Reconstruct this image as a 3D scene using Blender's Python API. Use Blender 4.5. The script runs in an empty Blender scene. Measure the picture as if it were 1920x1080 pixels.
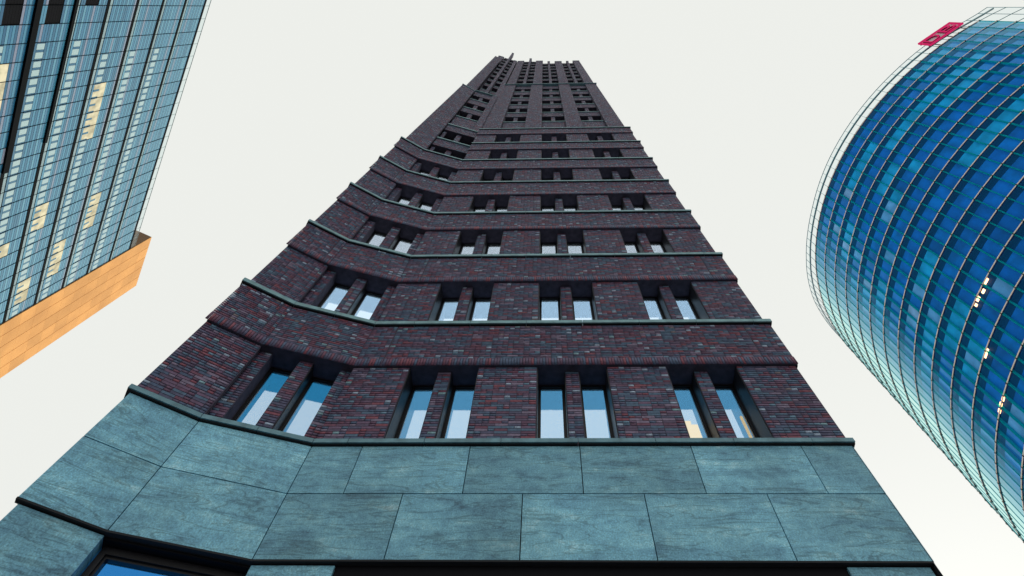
import bpy, math, random
import numpy as np
from mathutils import Vector, Matrix
random.seed(7)
rng = np.random.default_rng(11)
S = bpy.context.scene
COL = S.collection

# ------------------------------------------------------------------ camera
YAW, TILT, ROLL = -0.057479095830707885, 1.2241885133005417, 0.042842335349634074
CX, CY, FPX = 1005.1352596675573, 360.0199726478493, 958.3156809531342
CAM = np.array([0, -7.42, 1.6])
Fw = np.array([math.sin(YAW)*math.cos(TILT), math.cos(YAW)*math.cos(TILT), math.sin(TILT)])
R0 = np.array([math.cos(YAW), -math.sin(YAW), 0]); U0 = np.cross(R0, Fw)
Rt = math.cos(ROLL)*R0+math.sin(ROLL)*U0; Up = -math.sin(ROLL)*R0+math.cos(ROLL)*U0
cd = bpy.data.cameras.new('camera'); cam = bpy.data.objects.new('camera', cd); COL.objects.link(cam)
M = Matrix.Identity(4)
for i in range(3):
    M[i][0], M[i][1], M[i][2], M[i][3] = Rt[i], Up[i], -Fw[i], CAM[i]
cam.matrix_world = M
cd.sensor_width = 36; cd.lens = FPX/1920*36
cd.shift_x = (960-CX)/1920; cd.shift_y = (CY-540)/1920
cd.clip_start = .1; cd.clip_end = 5000
S.camera = cam

# ------------------------------------------------------------------ sky, sun, exposure
SUN_EL, SUN_AZ = math.radians(22), math.atan2(.8, .6)      # low sun beyond the brick tower
W = bpy.data.worlds.new('World'); S.world = W; W.use_nodes = True
nt = W.node_tree; nt.nodes.clear()
out = nt.nodes.new('ShaderNodeOutputWorld'); bg = nt.nodes.new('ShaderNodeBackground')
sky = nt.nodes.new('ShaderNodeTexSky'); sky.sky_type = 'NISHITA'; sky.sun_disc = False
sky.sun_elevation = SUN_EL; sky.sun_rotation = math.pi/2-SUN_AZ
sky.dust_density = 3; sky.air_density = 1
hs = nt.nodes.new('ShaderNodeHueSaturation'); hs.inputs['Saturation'].default_value = .35
mx = nt.nodes.new('ShaderNodeMix'); mx.data_type = 'RGBA'
mx.inputs[0].default_value = .965                              # thick even overcast veil
mx.inputs[7].default_value = (8.75, 8.9, 8.5, 1)
nt.links.new(sky.outputs[0], hs.inputs['Color']); nt.links.new(hs.outputs[0], mx.inputs[6])
nt.links.new(mx.outputs[2], bg.inputs[0]); bg.inputs[1].default_value = .1
nt.links.new(bg.outputs[0], out.inputs[0])
sd = bpy.data.lights.new('sun', 'SUN'); sd.energy = 1.8; sd.angle = math.radians(12); sd.color = (1, .83, .62)
sun = bpy.data.objects.new('sun', sd); COL.objects.link(sun)
sdir = Vector((math.cos(SUN_EL)*math.cos(SUN_AZ), math.cos(SUN_EL)*math.sin(SUN_AZ), math.sin(SUN_EL)))
sun.rotation_euler = sdir.to_track_quat('Z', 'Y').to_euler(); sun.location = (60, 90, 120)
S.view_settings.view_transform = 'Standard'; S.view_settings.look = 'None'
S.view_settings.exposure = 0; S.view_settings.gamma = 1; S.view_settings.use_curve_mapping = False
S.cycles.max_bounces = 8; S.cycles.transparent_max_bounces = 12; S.cycles.caustics_reflective = False

# ------------------------------------------------------------------ materials
def new_mat(name):
    m = bpy.data.materials.new(name); m.use_nodes = True
    n = m.node_tree; n.nodes.clear()
    o = n.nodes.new('ShaderNodeOutputMaterial')
    return m, n, o
def principled(name, col, rough=.5, metal=0, spec=.5, noise=0, scale=3., stretch=(1, 1, 1)):
    m, n, o = new_mat(name)
    p = n.nodes.new('ShaderNodeBsdfPrincipled'); n.links.new(p.outputs[0], o.inputs[0])
    p.inputs['Roughness'].default_value = rough; p.inputs['Metallic'].default_value = metal
    p.inputs['Specular IOR Level'].default_value = spec
    p.inputs['Base Color'].default_value = (*col, 1)
    if noise:
        tc = n.nodes.new('ShaderNodeTexCoord'); mp = n.nodes.new('ShaderNodeMapping'); mp.inputs['Scale'].default_value = stretch
        nz = n.nodes.new('ShaderNodeTexNoise'); nz.inputs['Scale'].default_value = scale; nz.inputs['Detail'].default_value = 8
        rp = n.nodes.new('ShaderNodeValToRGB')
        rp.color_ramp.elements[0].position = .3; rp.color_ramp.elements[1].position = .7
        rp.color_ramp.elements[0].color = (*[c*(1-noise) for c in col], 1); rp.color_ramp.elements[1].color = (*[min(1, c*(1+noise)) for c in col], 1)
        n.links.new(tc.outputs['Object'], mp.inputs[0]); n.links.new(mp.outputs[0], nz.inputs[0])
        n.links.new(nz.outputs[0], rp.inputs[0]); n.links.new(rp.outputs[0], p.inputs['Base Color'])
    return m
def emitter(name, col, strength=1., noise=0):
    m, n, o = new_mat(name)
    e = n.nodes.new('ShaderNodeEmission'); e.inputs[0].default_value = (*col, 1); e.inputs[1].default_value = strength
    n.links.new(e.outputs[0], o.inputs[0]); return m
def tint_ramp(name, stops, rough=.5, spec=.5, nscale=14, noise=.25):
    """colour of each piece from its own 'tint' number"""
    m, n, o = new_mat(name)
    a = n.nodes.new('ShaderNodeAttribute'); a.attribute_name = 'tint'
    r = n.nodes.new('ShaderNodeValToRGB'); r.color_ramp.interpolation = 'CONSTANT'
    cr = r.color_ramp
    while len(cr.elements) < len(stops): cr.elements.new(.5)
    for e, (pos, c) in zip(cr.elements, stops): e.position = pos; e.color = (*c, 1)
    p = n.nodes.new('ShaderNodeBsdfPrincipled'); p.inputs['Roughness'].default_value = rough
    p.inputs['Specular IOR Level'].default_value = spec
    n.links.new(a.outputs['Fac'], r.inputs[0])
    src = r.outputs[0]
    if noise:
        tc = n.nodes.new('ShaderNodeTexCoord'); nz = n.nodes.new('ShaderNodeTexNoise'); nz.inputs['Scale'].default_value = nscale; nz.inputs['Detail'].default_value = 5
        mr = n.nodes.new('ShaderNodeMapRange'); mr.inputs[1].default_value = .3; mr.inputs[2].default_value = .7
        mr.inputs[3].default_value = 1-noise; mr.inputs[4].default_value = 1+noise
        vm = n.nodes.new('ShaderNodeVectorMath'); vm.operation = 'SCALE'
        gm = n.nodes.new('ShaderNodeNewGeometry')
        n.links.new(gm.outputs['Position'], nz.inputs[0]); n.links.new(nz.outputs[0], mr.inputs[0])
        n.links.new(r.outputs[0], vm.inputs[0]); n.links.new(mr.outputs[0], vm.inputs['Scale'])
        src = vm.outputs[0]
    n.links.new(src, p.inputs['Base Color'])
    n.links.new(p.outputs[0], o.inputs[0])
    return m
BRICK = tint_ramp('clinker_brick', [(0, (0.159, 0.065, 0.109)), (.09, (0.129, 0.068, 0.121)), (.18, (0.104, 0.076, 0.134)), (.32, (0.090, 0.091, 0.162)),
    (.45, (0.224, 0.072, 0.105)), (.51, (0.077, 0.110, 0.190)), (.63, (0.155, 0.098, 0.170)), (.72, (0.088, 0.146, 0.228)),
    (.83, (0.209, 0.167, 0.251)), (.885, (.14, .24, .34)), (.915, (0.204, 0.163, 0.180)), (.925, (.33, .41, .54)), (.975, (.22, .36, .42))], rough=.55, spec=.22)
MORTAR = principled('mortar', (.066, .058, .092), .9, noise=.3, scale=6)
DARKREVEAL = principled('dark_reveal', (.008, .008, .011), .7, spec=.1)
FRAME = principled('dark_bronze_frame', (.016, .015, .018), .4, spec=.3)
COPING = principled('green_grey_coping', (.17, .34, .38), .5, noise=.25, scale=5)
COPING2 = principled('slate_coping', (.12, .26, .32), .55, noise=.3, scale=5)
JOINT = principled('joint_dark', (.015, .016, .02), .9)

def stone_mat():
    m, n, o = new_mat('green_slate_stone')
    p = n.nodes.new('ShaderNodeBsdfPrincipled'); n.links.new(p.outputs[0], o.inputs[0])
    p.inputs['Roughness'].default_value = .5; p.inputs['Specular IOR Level'].default_value = .35
    geo = n.nodes.new('ShaderNodeNewGeometry'); oi = n.nodes.new('ShaderNodeObjectInfo')
    off = n.nodes.new('ShaderNodeVectorMath'); off.operation = 'MULTIPLY_ADD'
    off.inputs[1].default_value = (1, 1, 1)
    sc = n.nodes.new('ShaderNodeVectorMath'); sc.operation = 'SCALE'; sc.inputs[0].default_value = (37, 11, 53)
    n.links.new(oi.outputs['Random'], sc.inputs['Scale'])
    n.links.new(geo.outputs['Position'], off.inputs[0]); n.links.new(sc.outputs[0], off.inputs[2])
    # slightly tilted bedding, long in x, fine in z
    mp = n.nodes.new('ShaderNodeMapping'); mp.inputs['Scale'].default_value = (.9, .9, 3.4); mp.inputs['Rotation'].default_value = (0, .05, 0)
    n.links.new(off.outputs[0], mp.inputs[0])
    n1 = n.nodes.new('ShaderNodeTexNoise'); n1.inputs['Scale'].default_value = 1.3; n1.inputs['Detail'].default_value = 5; n1.inputs['Roughness'].default_value = .58; n1.inputs['Distortion'].default_value = .6
    n.links.new(mp.outputs[0], n1.inputs[0])
    r1 = n.nodes.new('ShaderNodeValToRGB'); cr = r1.color_ramp
    for _ in range(3): cr.elements.new(.5)
    for e, (pos, c) in zip(cr.elements, [(.30, (.07, .185, .28)), (.42, (.14, .345, .475)), (.50, (.185, .445, .58)), (.57, (.24, .53, .65)), (.70, (.50, .76, .84))]): e.position = pos; e.color = (*c, 1)
    ni = n.nodes.new('ShaderNodeTexNoise'); ni.inputs['Scale'].default_value = 6.5; ni.inputs['Detail'].default_value = 10; ni.inputs['Roughness'].default_value = .78
    n.links.new(off.outputs[0], ni.inputs[0])
    mm = n.nodes.new('ShaderNodeMix'); mm.data_type = 'FLOAT'; mm.inputs[0].default_value = .50
    n.links.new(n1.outputs[0], mm.inputs[2]); n.links.new(ni.outputs[0], mm.inputs[3])
    n.links.new(mm.outputs[0], r1.inputs[0])
    # fine grain
    n2 = n.nodes.new('ShaderNodeTexNoise'); n2.inputs['Scale'].default_value = 42; n2.inputs['Detail'].default_value = 5; n2.inputs['Roughness'].default_value = .7
    n.links.new(geo.outputs['Position'], n2.inputs[0])
    # dark mineral veins
    mp2 = n.nodes.new('ShaderNodeMapping'); mp2.inputs['Scale'].default_value = (.5, .5, 4.2); mp2.inputs['Rotation'].default_value = (0, -.06, 0)
    n.links.new(off.outputs[0], mp2.inputs[0])
    n3 = n.nodes.new('ShaderNodeTexNoise'); n3.inputs['Scale'].default_value = 1.1; n3.inputs['Detail'].default_value = 4; n3.inputs['Distortion'].default_value = 1.6
    n.links.new(mp2.outputs[0], n3.inputs[0])
    r3 = n.nodes.new('ShaderNodeValToRGB'); c3 = r3.color_ramp
    for _ in range(2): c3.elements.new(.5)
    for e, (pos, v) in zip(c3.elements, [(.46, 1), (.488, .66), (.498, .64), (.52, 1)]): e.position = pos; e.color = (v, v, v, 1)
    n.links.new(n3.outputs[0], r3.inputs[0])
    mr = n.nodes.new('ShaderNodeMapRange'); mr.inputs[1].default_value = .3; mr.inputs[2].default_value = .7; mr.inputs[3].default_value = .58; mr.inputs[4].default_value = 1.42
    n.links.new(n2.outputs[0], mr.inputs[0])
    # large blotches + tone of each slab
    n4 = n.nodes.new('ShaderNodeTexNoise'); n4.inputs['Scale'].default_value = .9; n4.inputs['Detail'].default_value = 3
    n.links.new(off.outputs[0], n4.inputs[0])
    mr4 = n.nodes.new('ShaderNodeMapRange'); mr4.inputs[1].default_value = .3; mr4.inputs[2].default_value = .7; mr4.inputs[3].default_value = .80; mr4.inputs[4].default_value = 1.16
    n.links.new(n4.outputs[0], mr4.inputs[0])
    a1 = n.nodes.new('ShaderNodeMath'); a1.operation = 'MULTIPLY'; n.links.new(mr.outputs[0], a1.inputs[0]); n.links.new(r3.outputs[0], a1.inputs[1])
    a2 = n.nodes.new('ShaderNodeMath'); a2.operation = 'MULTIPLY'; n.links.new(a1.outputs[0], a2.inputs[0]); n.links.new(mr4.outputs[0], a2.inputs[1])
    mr5 = n.nodes.new('ShaderNodeMapRange'); mr5.inputs[3].default_value = .86; mr5.inputs[4].default_value = 1.12; n.links.new(oi.outputs['Random'], mr5.inputs[0])
    a3 = n.nodes.new('ShaderNodeMath'); a3.operation = 'MULTIPLY'; n.links.new(a2.outputs[0], a3.inputs[0]); n.links.new(mr5.outputs[0], a3.inputs[1])
    vs = n.nodes.new('ShaderNodeVectorMath'); vs.operation = 'SCALE'; n.links.new(r1.outputs[0], vs.inputs[0]); n.links.new(a3.outputs[0], vs.inputs['Scale'])
    n.links.new(vs.outputs[0], p.inputs['Base Color'])
    b = n.nodes.new('ShaderNodeBump'); b.inputs['Strength'].default_value = .25; b.inputs['Distance'].default_value = .01
    n.links.new(ni.outputs[0], b.inputs['Height']); n.links.new(b.outputs[0], p.inputs['Normal'])
    return m
STONE = stone_mat()

def glass_mat(name, clear, refl_near, refl_graze, ior=1.6, gain=1., rough=0., floor=0., stack=0., r0=.45, r1=.9):
    """coated pane: tinted transmission, fresnel reflection that whitens towards grazing"""
    m, n, o = new_mat(name)
    t = n.nodes.new('ShaderNodeBsdfTransparent'); t.inputs[0].default_value = (*clear, 1)
    g = n.nodes.new('ShaderNodeBsdfGlossy'); g.inputs['Roughness'].default_value = rough
    lw = n.nodes.new('ShaderNodeLayerWeight'); lw.inputs[0].default_value = .5
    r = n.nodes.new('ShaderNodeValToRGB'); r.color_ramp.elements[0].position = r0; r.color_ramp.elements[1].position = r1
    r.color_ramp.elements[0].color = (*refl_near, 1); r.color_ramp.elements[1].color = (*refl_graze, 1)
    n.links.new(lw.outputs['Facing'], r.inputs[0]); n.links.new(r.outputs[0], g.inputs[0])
    f = n.nodes.new('ShaderNodeFresnel'); ge = n.nodes.new('ShaderNodeNewGeometry'); mi = n.nodes.new('ShaderNodeMapRange')
    mi.inputs[3].default_value = ior; mi.inputs[4].default_value = 1/ior       # same reflectance from both faces of the sheet
    n.links.new(ge.outputs['Backfacing'], mi.inputs[0]); n.links.new(mi.outputs[0], f.inputs[0])
    ma = n.nodes.new('ShaderNodeMath'); ma.operation = 'MULTIPLY_ADD'; ma.use_clamp = True; ma.inputs[1].default_value = gain; ma.inputs[2].default_value = floor
    n.links.new(f.outputs[0], ma.inputs[0])
    fac = ma.outputs[0]
    if stack:
        sm = n.nodes.new('ShaderNodeMapRange'); sm.inputs[1].default_value = .52; sm.inputs[2].default_value = .84; sm.inputs[3].default_value = 0; sm.inputs[4].default_value = stack
        n.links.new(lw.outputs['Facing'], sm.inputs[0])
        ad = n.nodes.new('ShaderNodeMath'); ad.operation = 'ADD'; ad.use_clamp = True
        n.links.new(fac, ad.inputs[0]); n.links.new(sm.outputs[0], ad.inputs[1]); fac = ad.outputs[0]
    ms = n.nodes.new('ShaderNodeMixShader'); n.links.new(fac, ms.inputs[0]); n.links.new(t.outputs[0], ms.inputs[1]); n.links.new(g.outputs[0], ms.inputs[2])
    n.links.new(ms.outputs[0], o.inputs[0]); return m
WINGLASS = glass_mat('window_glass', (.97, .98, 1), (1, 1, .97), (1, 1, 1), 1.5, .5, 0, .27)
SHOPGLASS = glass_mat('shop_glass', (.8, .9, 1), (.3, .6, .9), (1, 1, 1), 1.5, .6, 0, .02)
DARKGLASS = principled('dark_glass', (.012, .014, .018), .12)
PANE_GLOW = [emitter('pane_glow_blue_low', (.13, .46, .78), 1.), emitter('pane_glow_pale', (.62, .95, 1.25), 1.), emitter('pane_glow_white', (.85, 1., 1.12), 1.), emitter('pane_glow_deep_blue', (.035, .32, .62), 1.)]  # glow added behind the panes to set their colour, one per storey type
ROOMWARM = emitter('room_warm_lamp', (1, .78, .42), 1.0)
SHOPGLOW = emitter('shop_blue_glow', (.014, .20, .46), 1.)  # glow added to turn the shop panes blue

# ------------------------------------------------------------------ mesh helpers
class MB:
    def __init__(s): s.v = []; s.f = []; s.mi = []; s.t = []
    def hexa(s, P, mi=0, t=0., skip=()):
        """P: 8 points, bottom loop (0..3) then top loop (4..7), counter-clockwise from above"""
        b = len(s.v); s.v += [tuple(map(float, p)) for p in P]
        F = [(3, 2, 1, 0), (4, 5, 6, 7), (0, 1, 5, 4), (1, 2, 6, 5), (2, 3, 7, 6), (3, 0, 4, 7)]
        for i, f in enumerate(F):
            if i in skip: continue
            s.f.append(tuple(b+k for k in f)); s.mi.append(mi); s.t.append(t)
    def box(s, x0, x1, y0, y1, z0, z1, mi=0, t=0.):
        s.hexa([(x0, y0, z0), (x1, y0, z0), (x1, y1, z0), (x0, y1, z0), (x0, y0, z1), (x1, y0, z1), (x1, y1, z1), (x0, y1, z1)], mi, t)
    def quad(s, P, mi=0, t=0.):
        b = len(s.v); s.v += [tuple(map(float, p)) for p in P]; s.f.append((b, b+1, b+2, b+3)); s.mi.append(mi); s.t.append(t)
    def prism(s, poly, z0, z1, mi=0):
        b = len(s.v); k = len(poly)
        s.v += [(p[0], p[1], z0) for p in poly]+[(p[0], p[1], z1) for p in poly]
        s.f.append(tuple(b+i for i in reversed(range(k)))); s.f.append(tuple(b+k+i for i in range(k)))
        for i in range(k): j = (i+1) % k; s.f.append((b+i, b+j, b+k+j, b+k+i))
        s.mi += [mi]*(k+2); s.t += [0.]*(k+2)
    def build(s, name, mats, parent=None, origin=(0, 0, 0), tint=False):
        me = bpy.data.meshes.new(name)
        v = np.array(s.v, float)-np.array(origin, float)
        me.from_pydata(v.tolist(), [], s.f)
        mats = mats if isinstance(mats, (list, tuple)) else [mats]
        for m in mats: me.materials.append(m)
        if len(mats) > 1: me.polygons.foreach_set('material_index', s.mi)
        if tint:
            a = me.attributes.new('tint', 'FLOAT', 'FACE'); a.data.foreach_set('value', s.t)
        me.update()
        return link(name, me, parent, origin)
def link(name, me, parent=None, loc=(0, 0, 0)):
    o = bpy.data.objects.new(name, me); COL.objects.link(o)
    if parent is not None:
        o.parent = parent
        wl = WORLD.get(parent.name, (0, 0, 0))
        o.location = tuple(loc[i]-wl[i] for i in range(3))
    else: o.location = loc
    WORLD[o.name] = tuple(loc)
    return o
WORLD = {}
def thing(name, label, cat, loc=(0, 0, 0), group=None):
    o = bpy.data.objects.new(name, None); COL.objects.link(o); o.location = loc; o['label'] = label; o['category'] = cat
    if group: o['group'] = group
    WORLD[o.name] = tuple(loc); return o
def project(P):
    v = np.asarray(P)-CAM; z = v@Fw
    return CX+FPX*(v@Rt)/z, CY-FPX*(v@Up)/z

class Seg:
    """a vertical wall plane: u runs left to right seen from outside, p is proud of the plane, z is up"""
    def __init__(s, a, b):
        s.a = np.array([a[0], a[1], 0.]); d = np.array([b[0]-a[0], b[1]-a[1], 0.]); s.L = np.linalg.norm(d); s.u = d/s.L
        s.n = np.array([s.u[1], -s.u[0], 0.])
    def P(s, u, p, z): return s.a+s.u*u+s.n*p+np.array([0, 0, z])
    def box(s, mb, u0, u1, p0, p1, z0, z1, mi=0, t=0., ml=0., mr=0.):
        """p1 is the outer face; ml / mr: mitre slopes at the left / right end"""
        q = lambda u, p, z, m: s.P(u+m*p, p, z)
        mb.hexa([q(u0, p1, z0, ml), q(u1, p1, z0, mr), q(u1, p0, z0, mr), q(u0, p0, z0, ml),
                 q(u0, p1, z1, ml), q(u1, p1, z1, mr), q(u1, p0, z1, mr), q(u0, p0, z1, ml)], mi, t)

# ------------------------------------------------------------------ ground
def ground():
    m = principled('paving_granite', (.17, .17, .172), .8, noise=.3, scale=2)
    b = MB(); b.quad([(-1500, -1500, 0), (1500, -1500, 0), (1500, 1500, 0), (-1500, 1500, 0)])
    o = b.build('ground', m); o['kind'] = 'structure'
    p = MB(); p.box(-9.5, 7.8, -3.2, -1.5, .0, .12); k = p.build('pavement', principled('pavement_slab', (.2, .2, .2), .8, noise=.2, scale=3)); k['kind'] = 'structure'
ground()

# =================================================================== BRICK TOWER
tower = thing('brick_tower', 'tall dark red clinker brick tower on a green slate base, seen from its foot', 'tower', (0, 0, 0))
K3, K2, K1, RE = (-7.30, -1.23), (-6.24, -.585), (-4.30, 0.), (5.385, 0.)
F2, F1, FR = Seg(K3, K2), Seg(K2, K1), Seg(K1, RE)
def ang(s): return math.atan2(s.u[1], s.u[0])
T1 = math.tan((ang(F1)-ang(FR))/2); T2 = math.tan((ang(F2)-ang(F1))/2)     # mitre slopes at K1, K2
SEGS = [(F2, 0., -T2), (F1, T2, -T1), (FR, T1, 0.)]
X0 = -K1[0]                                           # x of the front plane is u - X0
LT = [8.81, 12.475, 16.125, 19.735, 23.40, 26.99, 30.51, 34.16]      # tops of the copings
SB = [10.86, 14.52, 18.18, 21.74, 25.45, 29.08, 32.74]               # undersides of the spandrels
OPN = [(-3.05, -1.52), (-.235, 1.29), (2.575, 4.10)]                  # the three openings of a storey
DEPTH = 24.

bricks = []           # rows: ox oy oz  ux uy  nx ny  length height  depth  tint
def brick_patch(s, u0, u1, z0, z1, p, soldier=False, seed=None, t_bias=0.):
    """brick courses on plane p of segment s"""
    if soldier:
        u = u0
        while u < u1-.02:
            bricks.append((*s.P(u, p, z0+.004), s.u[0], s.u[1], s.n[0], s.n[1], min(.053, u1-u-.004), z1-z0-.012, .012+random.random()*.006, random.random()*.62)); u += .0635
        return
    nc = max(1, round((z1-z0)/.0625)); h = (z1-z0)/nc
    for c in range(nc):
        u = u0; z = z0+c*h; first = True
        while u < u1-.015:
            tt = random.random()
            L = .125 if (first and c % 2) else (.25 if random.random() < .5 else .125)
            first = False
            if u1-(u+L) < .06: L = u1-u
            bricks.append((*s.P(u, p, z), s.u[0], s.u[1], s.n[0], s.n[1], min(L, u1-u)-.012, h-.0145, (.0035 if z > 22 else .0068)+random.random()*.0025, tt*.87 if (tt > .885 and L > .2) else tt))
            u += L
# --- cores (mortar-coloured backing behind the bricks)
def offset_plan(p, lu=0., ru=0.):
    return [F2.P(lu, p, 0), F2.P(F2.L-T2*p, p, 0), F1.P(F1.L-T1*p, p, 0), FR.P(FR.L+ru, p, 0)]
REC = .61
core = MB()
pl = [q[:2] for q in offset_plan(-.80)]
core.prism([(-7.2, DEPTH)]+[tuple(q) for q in pl[:1]]+[tuple(q) for q in pl[1:]]+[(5.375, DEPTH)], 0, 34.1)
pl = [q[:2] for q in offset_plan(-1.15, .3, -.1)]
core.prism([(-6.9, DEPTH-.5)]+[tuple(q) for q in pl]+[(5.2, DEPTH-.5)], 34.1, 81.5)
core.build('wall_core', MORTAR, tower)

# --- stone base
def stone(s, u0, u1, z0, z1, p=0., ml=0., mr=0., depth=.10, name='stone_panel'):
    b = MB(); g = .008
    s.box(b, u0+g, u1-g, p-depth, p, z0+g, z1-g, 0, 0, ml, mr)
    return b.build(name, STONE, tower)
ZB, ZJ, ZT = 6.675, 7.742, 8.70
fx = lambda x: x+X0
e1 = [0]+[fx(x) for x in (-3.372, -1.4185, .5537, 2.5345, 4.483)]+[FR.L]
e2 = [0]+[fx(x) for x in (-2.391, -.4355, 1.531, 3.496)]+[FR.L]
for e, z0, z1 in ((e1, ZJ, ZT), (e2, ZB, ZJ)):
    for i in range(len(e)-1):
        stone(FR, e[i], e[i+1], z0, z1, 0, T1 if i == 0 else 0, 0)
    stone(F1, 0, F1.L, z0, z1, 0, T2, -T1); stone(F2, 0, F2.L, z0, z1, 0, 0, -T2)
b = MB()
for s, ml, mr in SEGS: s.box(b, 0, s.L, -.35, -.102, ZB+.05, ZT, 0, 0, ml, mr)
b.box(5.375, 5.384, .0, DEPTH, 0, ZT)
for s, ml, mr in SEGS: s.box(b, 0, s.L, -.1, .004, ZB-.022, ZB+.004, 0, 0, ml, mr)
b.build('base_backing', JOINT, tower)
# side cladding of the base
for k in range(12):
    for z0, z1 in ((ZB, ZJ), (ZJ, ZT)):
        bb = MB(); bb.box(5.386, 5.40, .0+k*2+.006, k*2+1.994, z0+.006, z1-.006); bb.build('stone_panel', STONE, tower)
# ground storey: piers, shop front recess
PZ = [0, 1.6, 3.3, 5.0, 6.64]
for i in range(4):
    stone(FR, 0, fx(-3.08), PZ[i], PZ[i+1], -.055, T1, 0, .5)
    stone(FR, fx(4.165), FR.L-.055, PZ[i], PZ[i+1], -.055, 0, 0, .5)
    stone(F2, .055, F2.L, PZ[i], PZ[i+1], -.055, 0, -T2, .5)
b = MB()     # soffit frame of the recess
FR.box(b, fx(-3.08), fx(4.165), -.60, -.09, 6.40, 6.66)
F1.box(b, 0, F1.L, -.40, -.10, 6.62, 6.66, 0, 0, T2, -T1); F1.box(b, 0, F1.L, -.36, -.345, 6.62, 7.3)
b.build('shop_lintel', DARKREVEAL, tower)
def shop_window(s, u0, u1, z0, z1, p, fr=.09):
    b = MB()
    s.box(b, u0, u0+fr, p-.12, p, z0, z1); s.box(b, u1-fr, u1, p-.12, p, z0, z1)
    s.box(b, u0+fr, u1-fr, p-.12, p, z1-fr, z1); s.box(b, u0+fr, u1-fr, p-.12, p, z0, z0+fr)
    s.box(b, u0+fr, u0+fr+.035, p-.15, p-.04, z0+fr, z1-fr-.035); s.box(b, u1-fr-.035, u1-fr, p-.15, p-.04, z0+fr, z1-fr-.035)
    s.box(b, u0+fr, u1-fr, p-.15, p-.04, z1-fr-.035, z1-fr)
    w = b.build('shop_window', FRAME, tower)
    g = MB(); s.box(g, u0+fr+.036, u1-fr-.036, p-.10, p-.09, z0+fr+.001, z1-fr-.036); g.build('pane', SHOPGLASS, w)
    g = MB(); s.box(g, u0+.01, u1-.01, p-.28, p-.26, z0+fr+.001, z1+.6); g.build('shop_glow_panel', SHOPGLOW, w)  # added glowing sheet close behind the glass, no interior modelled
shop_window(F1, .0, F1.L, .3, 6.615, -.24)
for i in range(4):
    a = fx(-3.08)+i*7.245/4; shop_window(FR, a+.001, a+7.245/4-.001, .3, 6.39, -.42)

# --- copings
def coping(z, segs, first, half, mat, left_end=True, right_end=True, name='ledge_stone', th=.135, pr=.12, back=-.30):
    for s, ml, mr in segs:
        cuts = [0.]
        if s is FR:
            c = first
            while c < s.L-.25: cuts.append(c); c += half
        elif s is F1: cuts += [s.L*.5]
        cuts.append(s.L)
        for i in range(len(cuts)-1):
            u0, u1 = cuts[i], cuts[i+1]; L0 = ml if i == 0 else 0; R1 = mr if i == len(cuts)-2 else 0
            if s is F2 and i == 0 and left_end: u0 -= pr
            if s is FR and i == len(cuts)-2 and right_end: u1 += pr
            b = MB(); g = .005
            s.box(b, u0+(g if i or not left_end or s is not F2 else 0), u1-g, back, pr, z-th, z, 0, 0, L0, R1)
            s.box(b, u0+g*2, u1-g*2, back+.02, pr-.03, z-th-.018, z-th, 1, 0, L0, R1)   # dark strip painting the shadow line under the ledge
            b.build(name, [mat, JOINT], tower)
    if right_end:
        b = MB(); b.box(RE[0]+.001, RE[0]+pr, .301, DEPTH, z-th, z); b.build(name, mat, tower)
allsegs = SEGS
for k, z in enumerate(LT):
    segs = allsegs if k <= 5 else SEGS[2:]
    coping(z, segs, fx(-3.65 if k == 0 else -3.68+(k*.37) % .5), 1.3925, COPING2 if k == 0 else COPING, th=.085 if k == 0 else .11, pr=.07 if k == 0 else .11)

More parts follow.
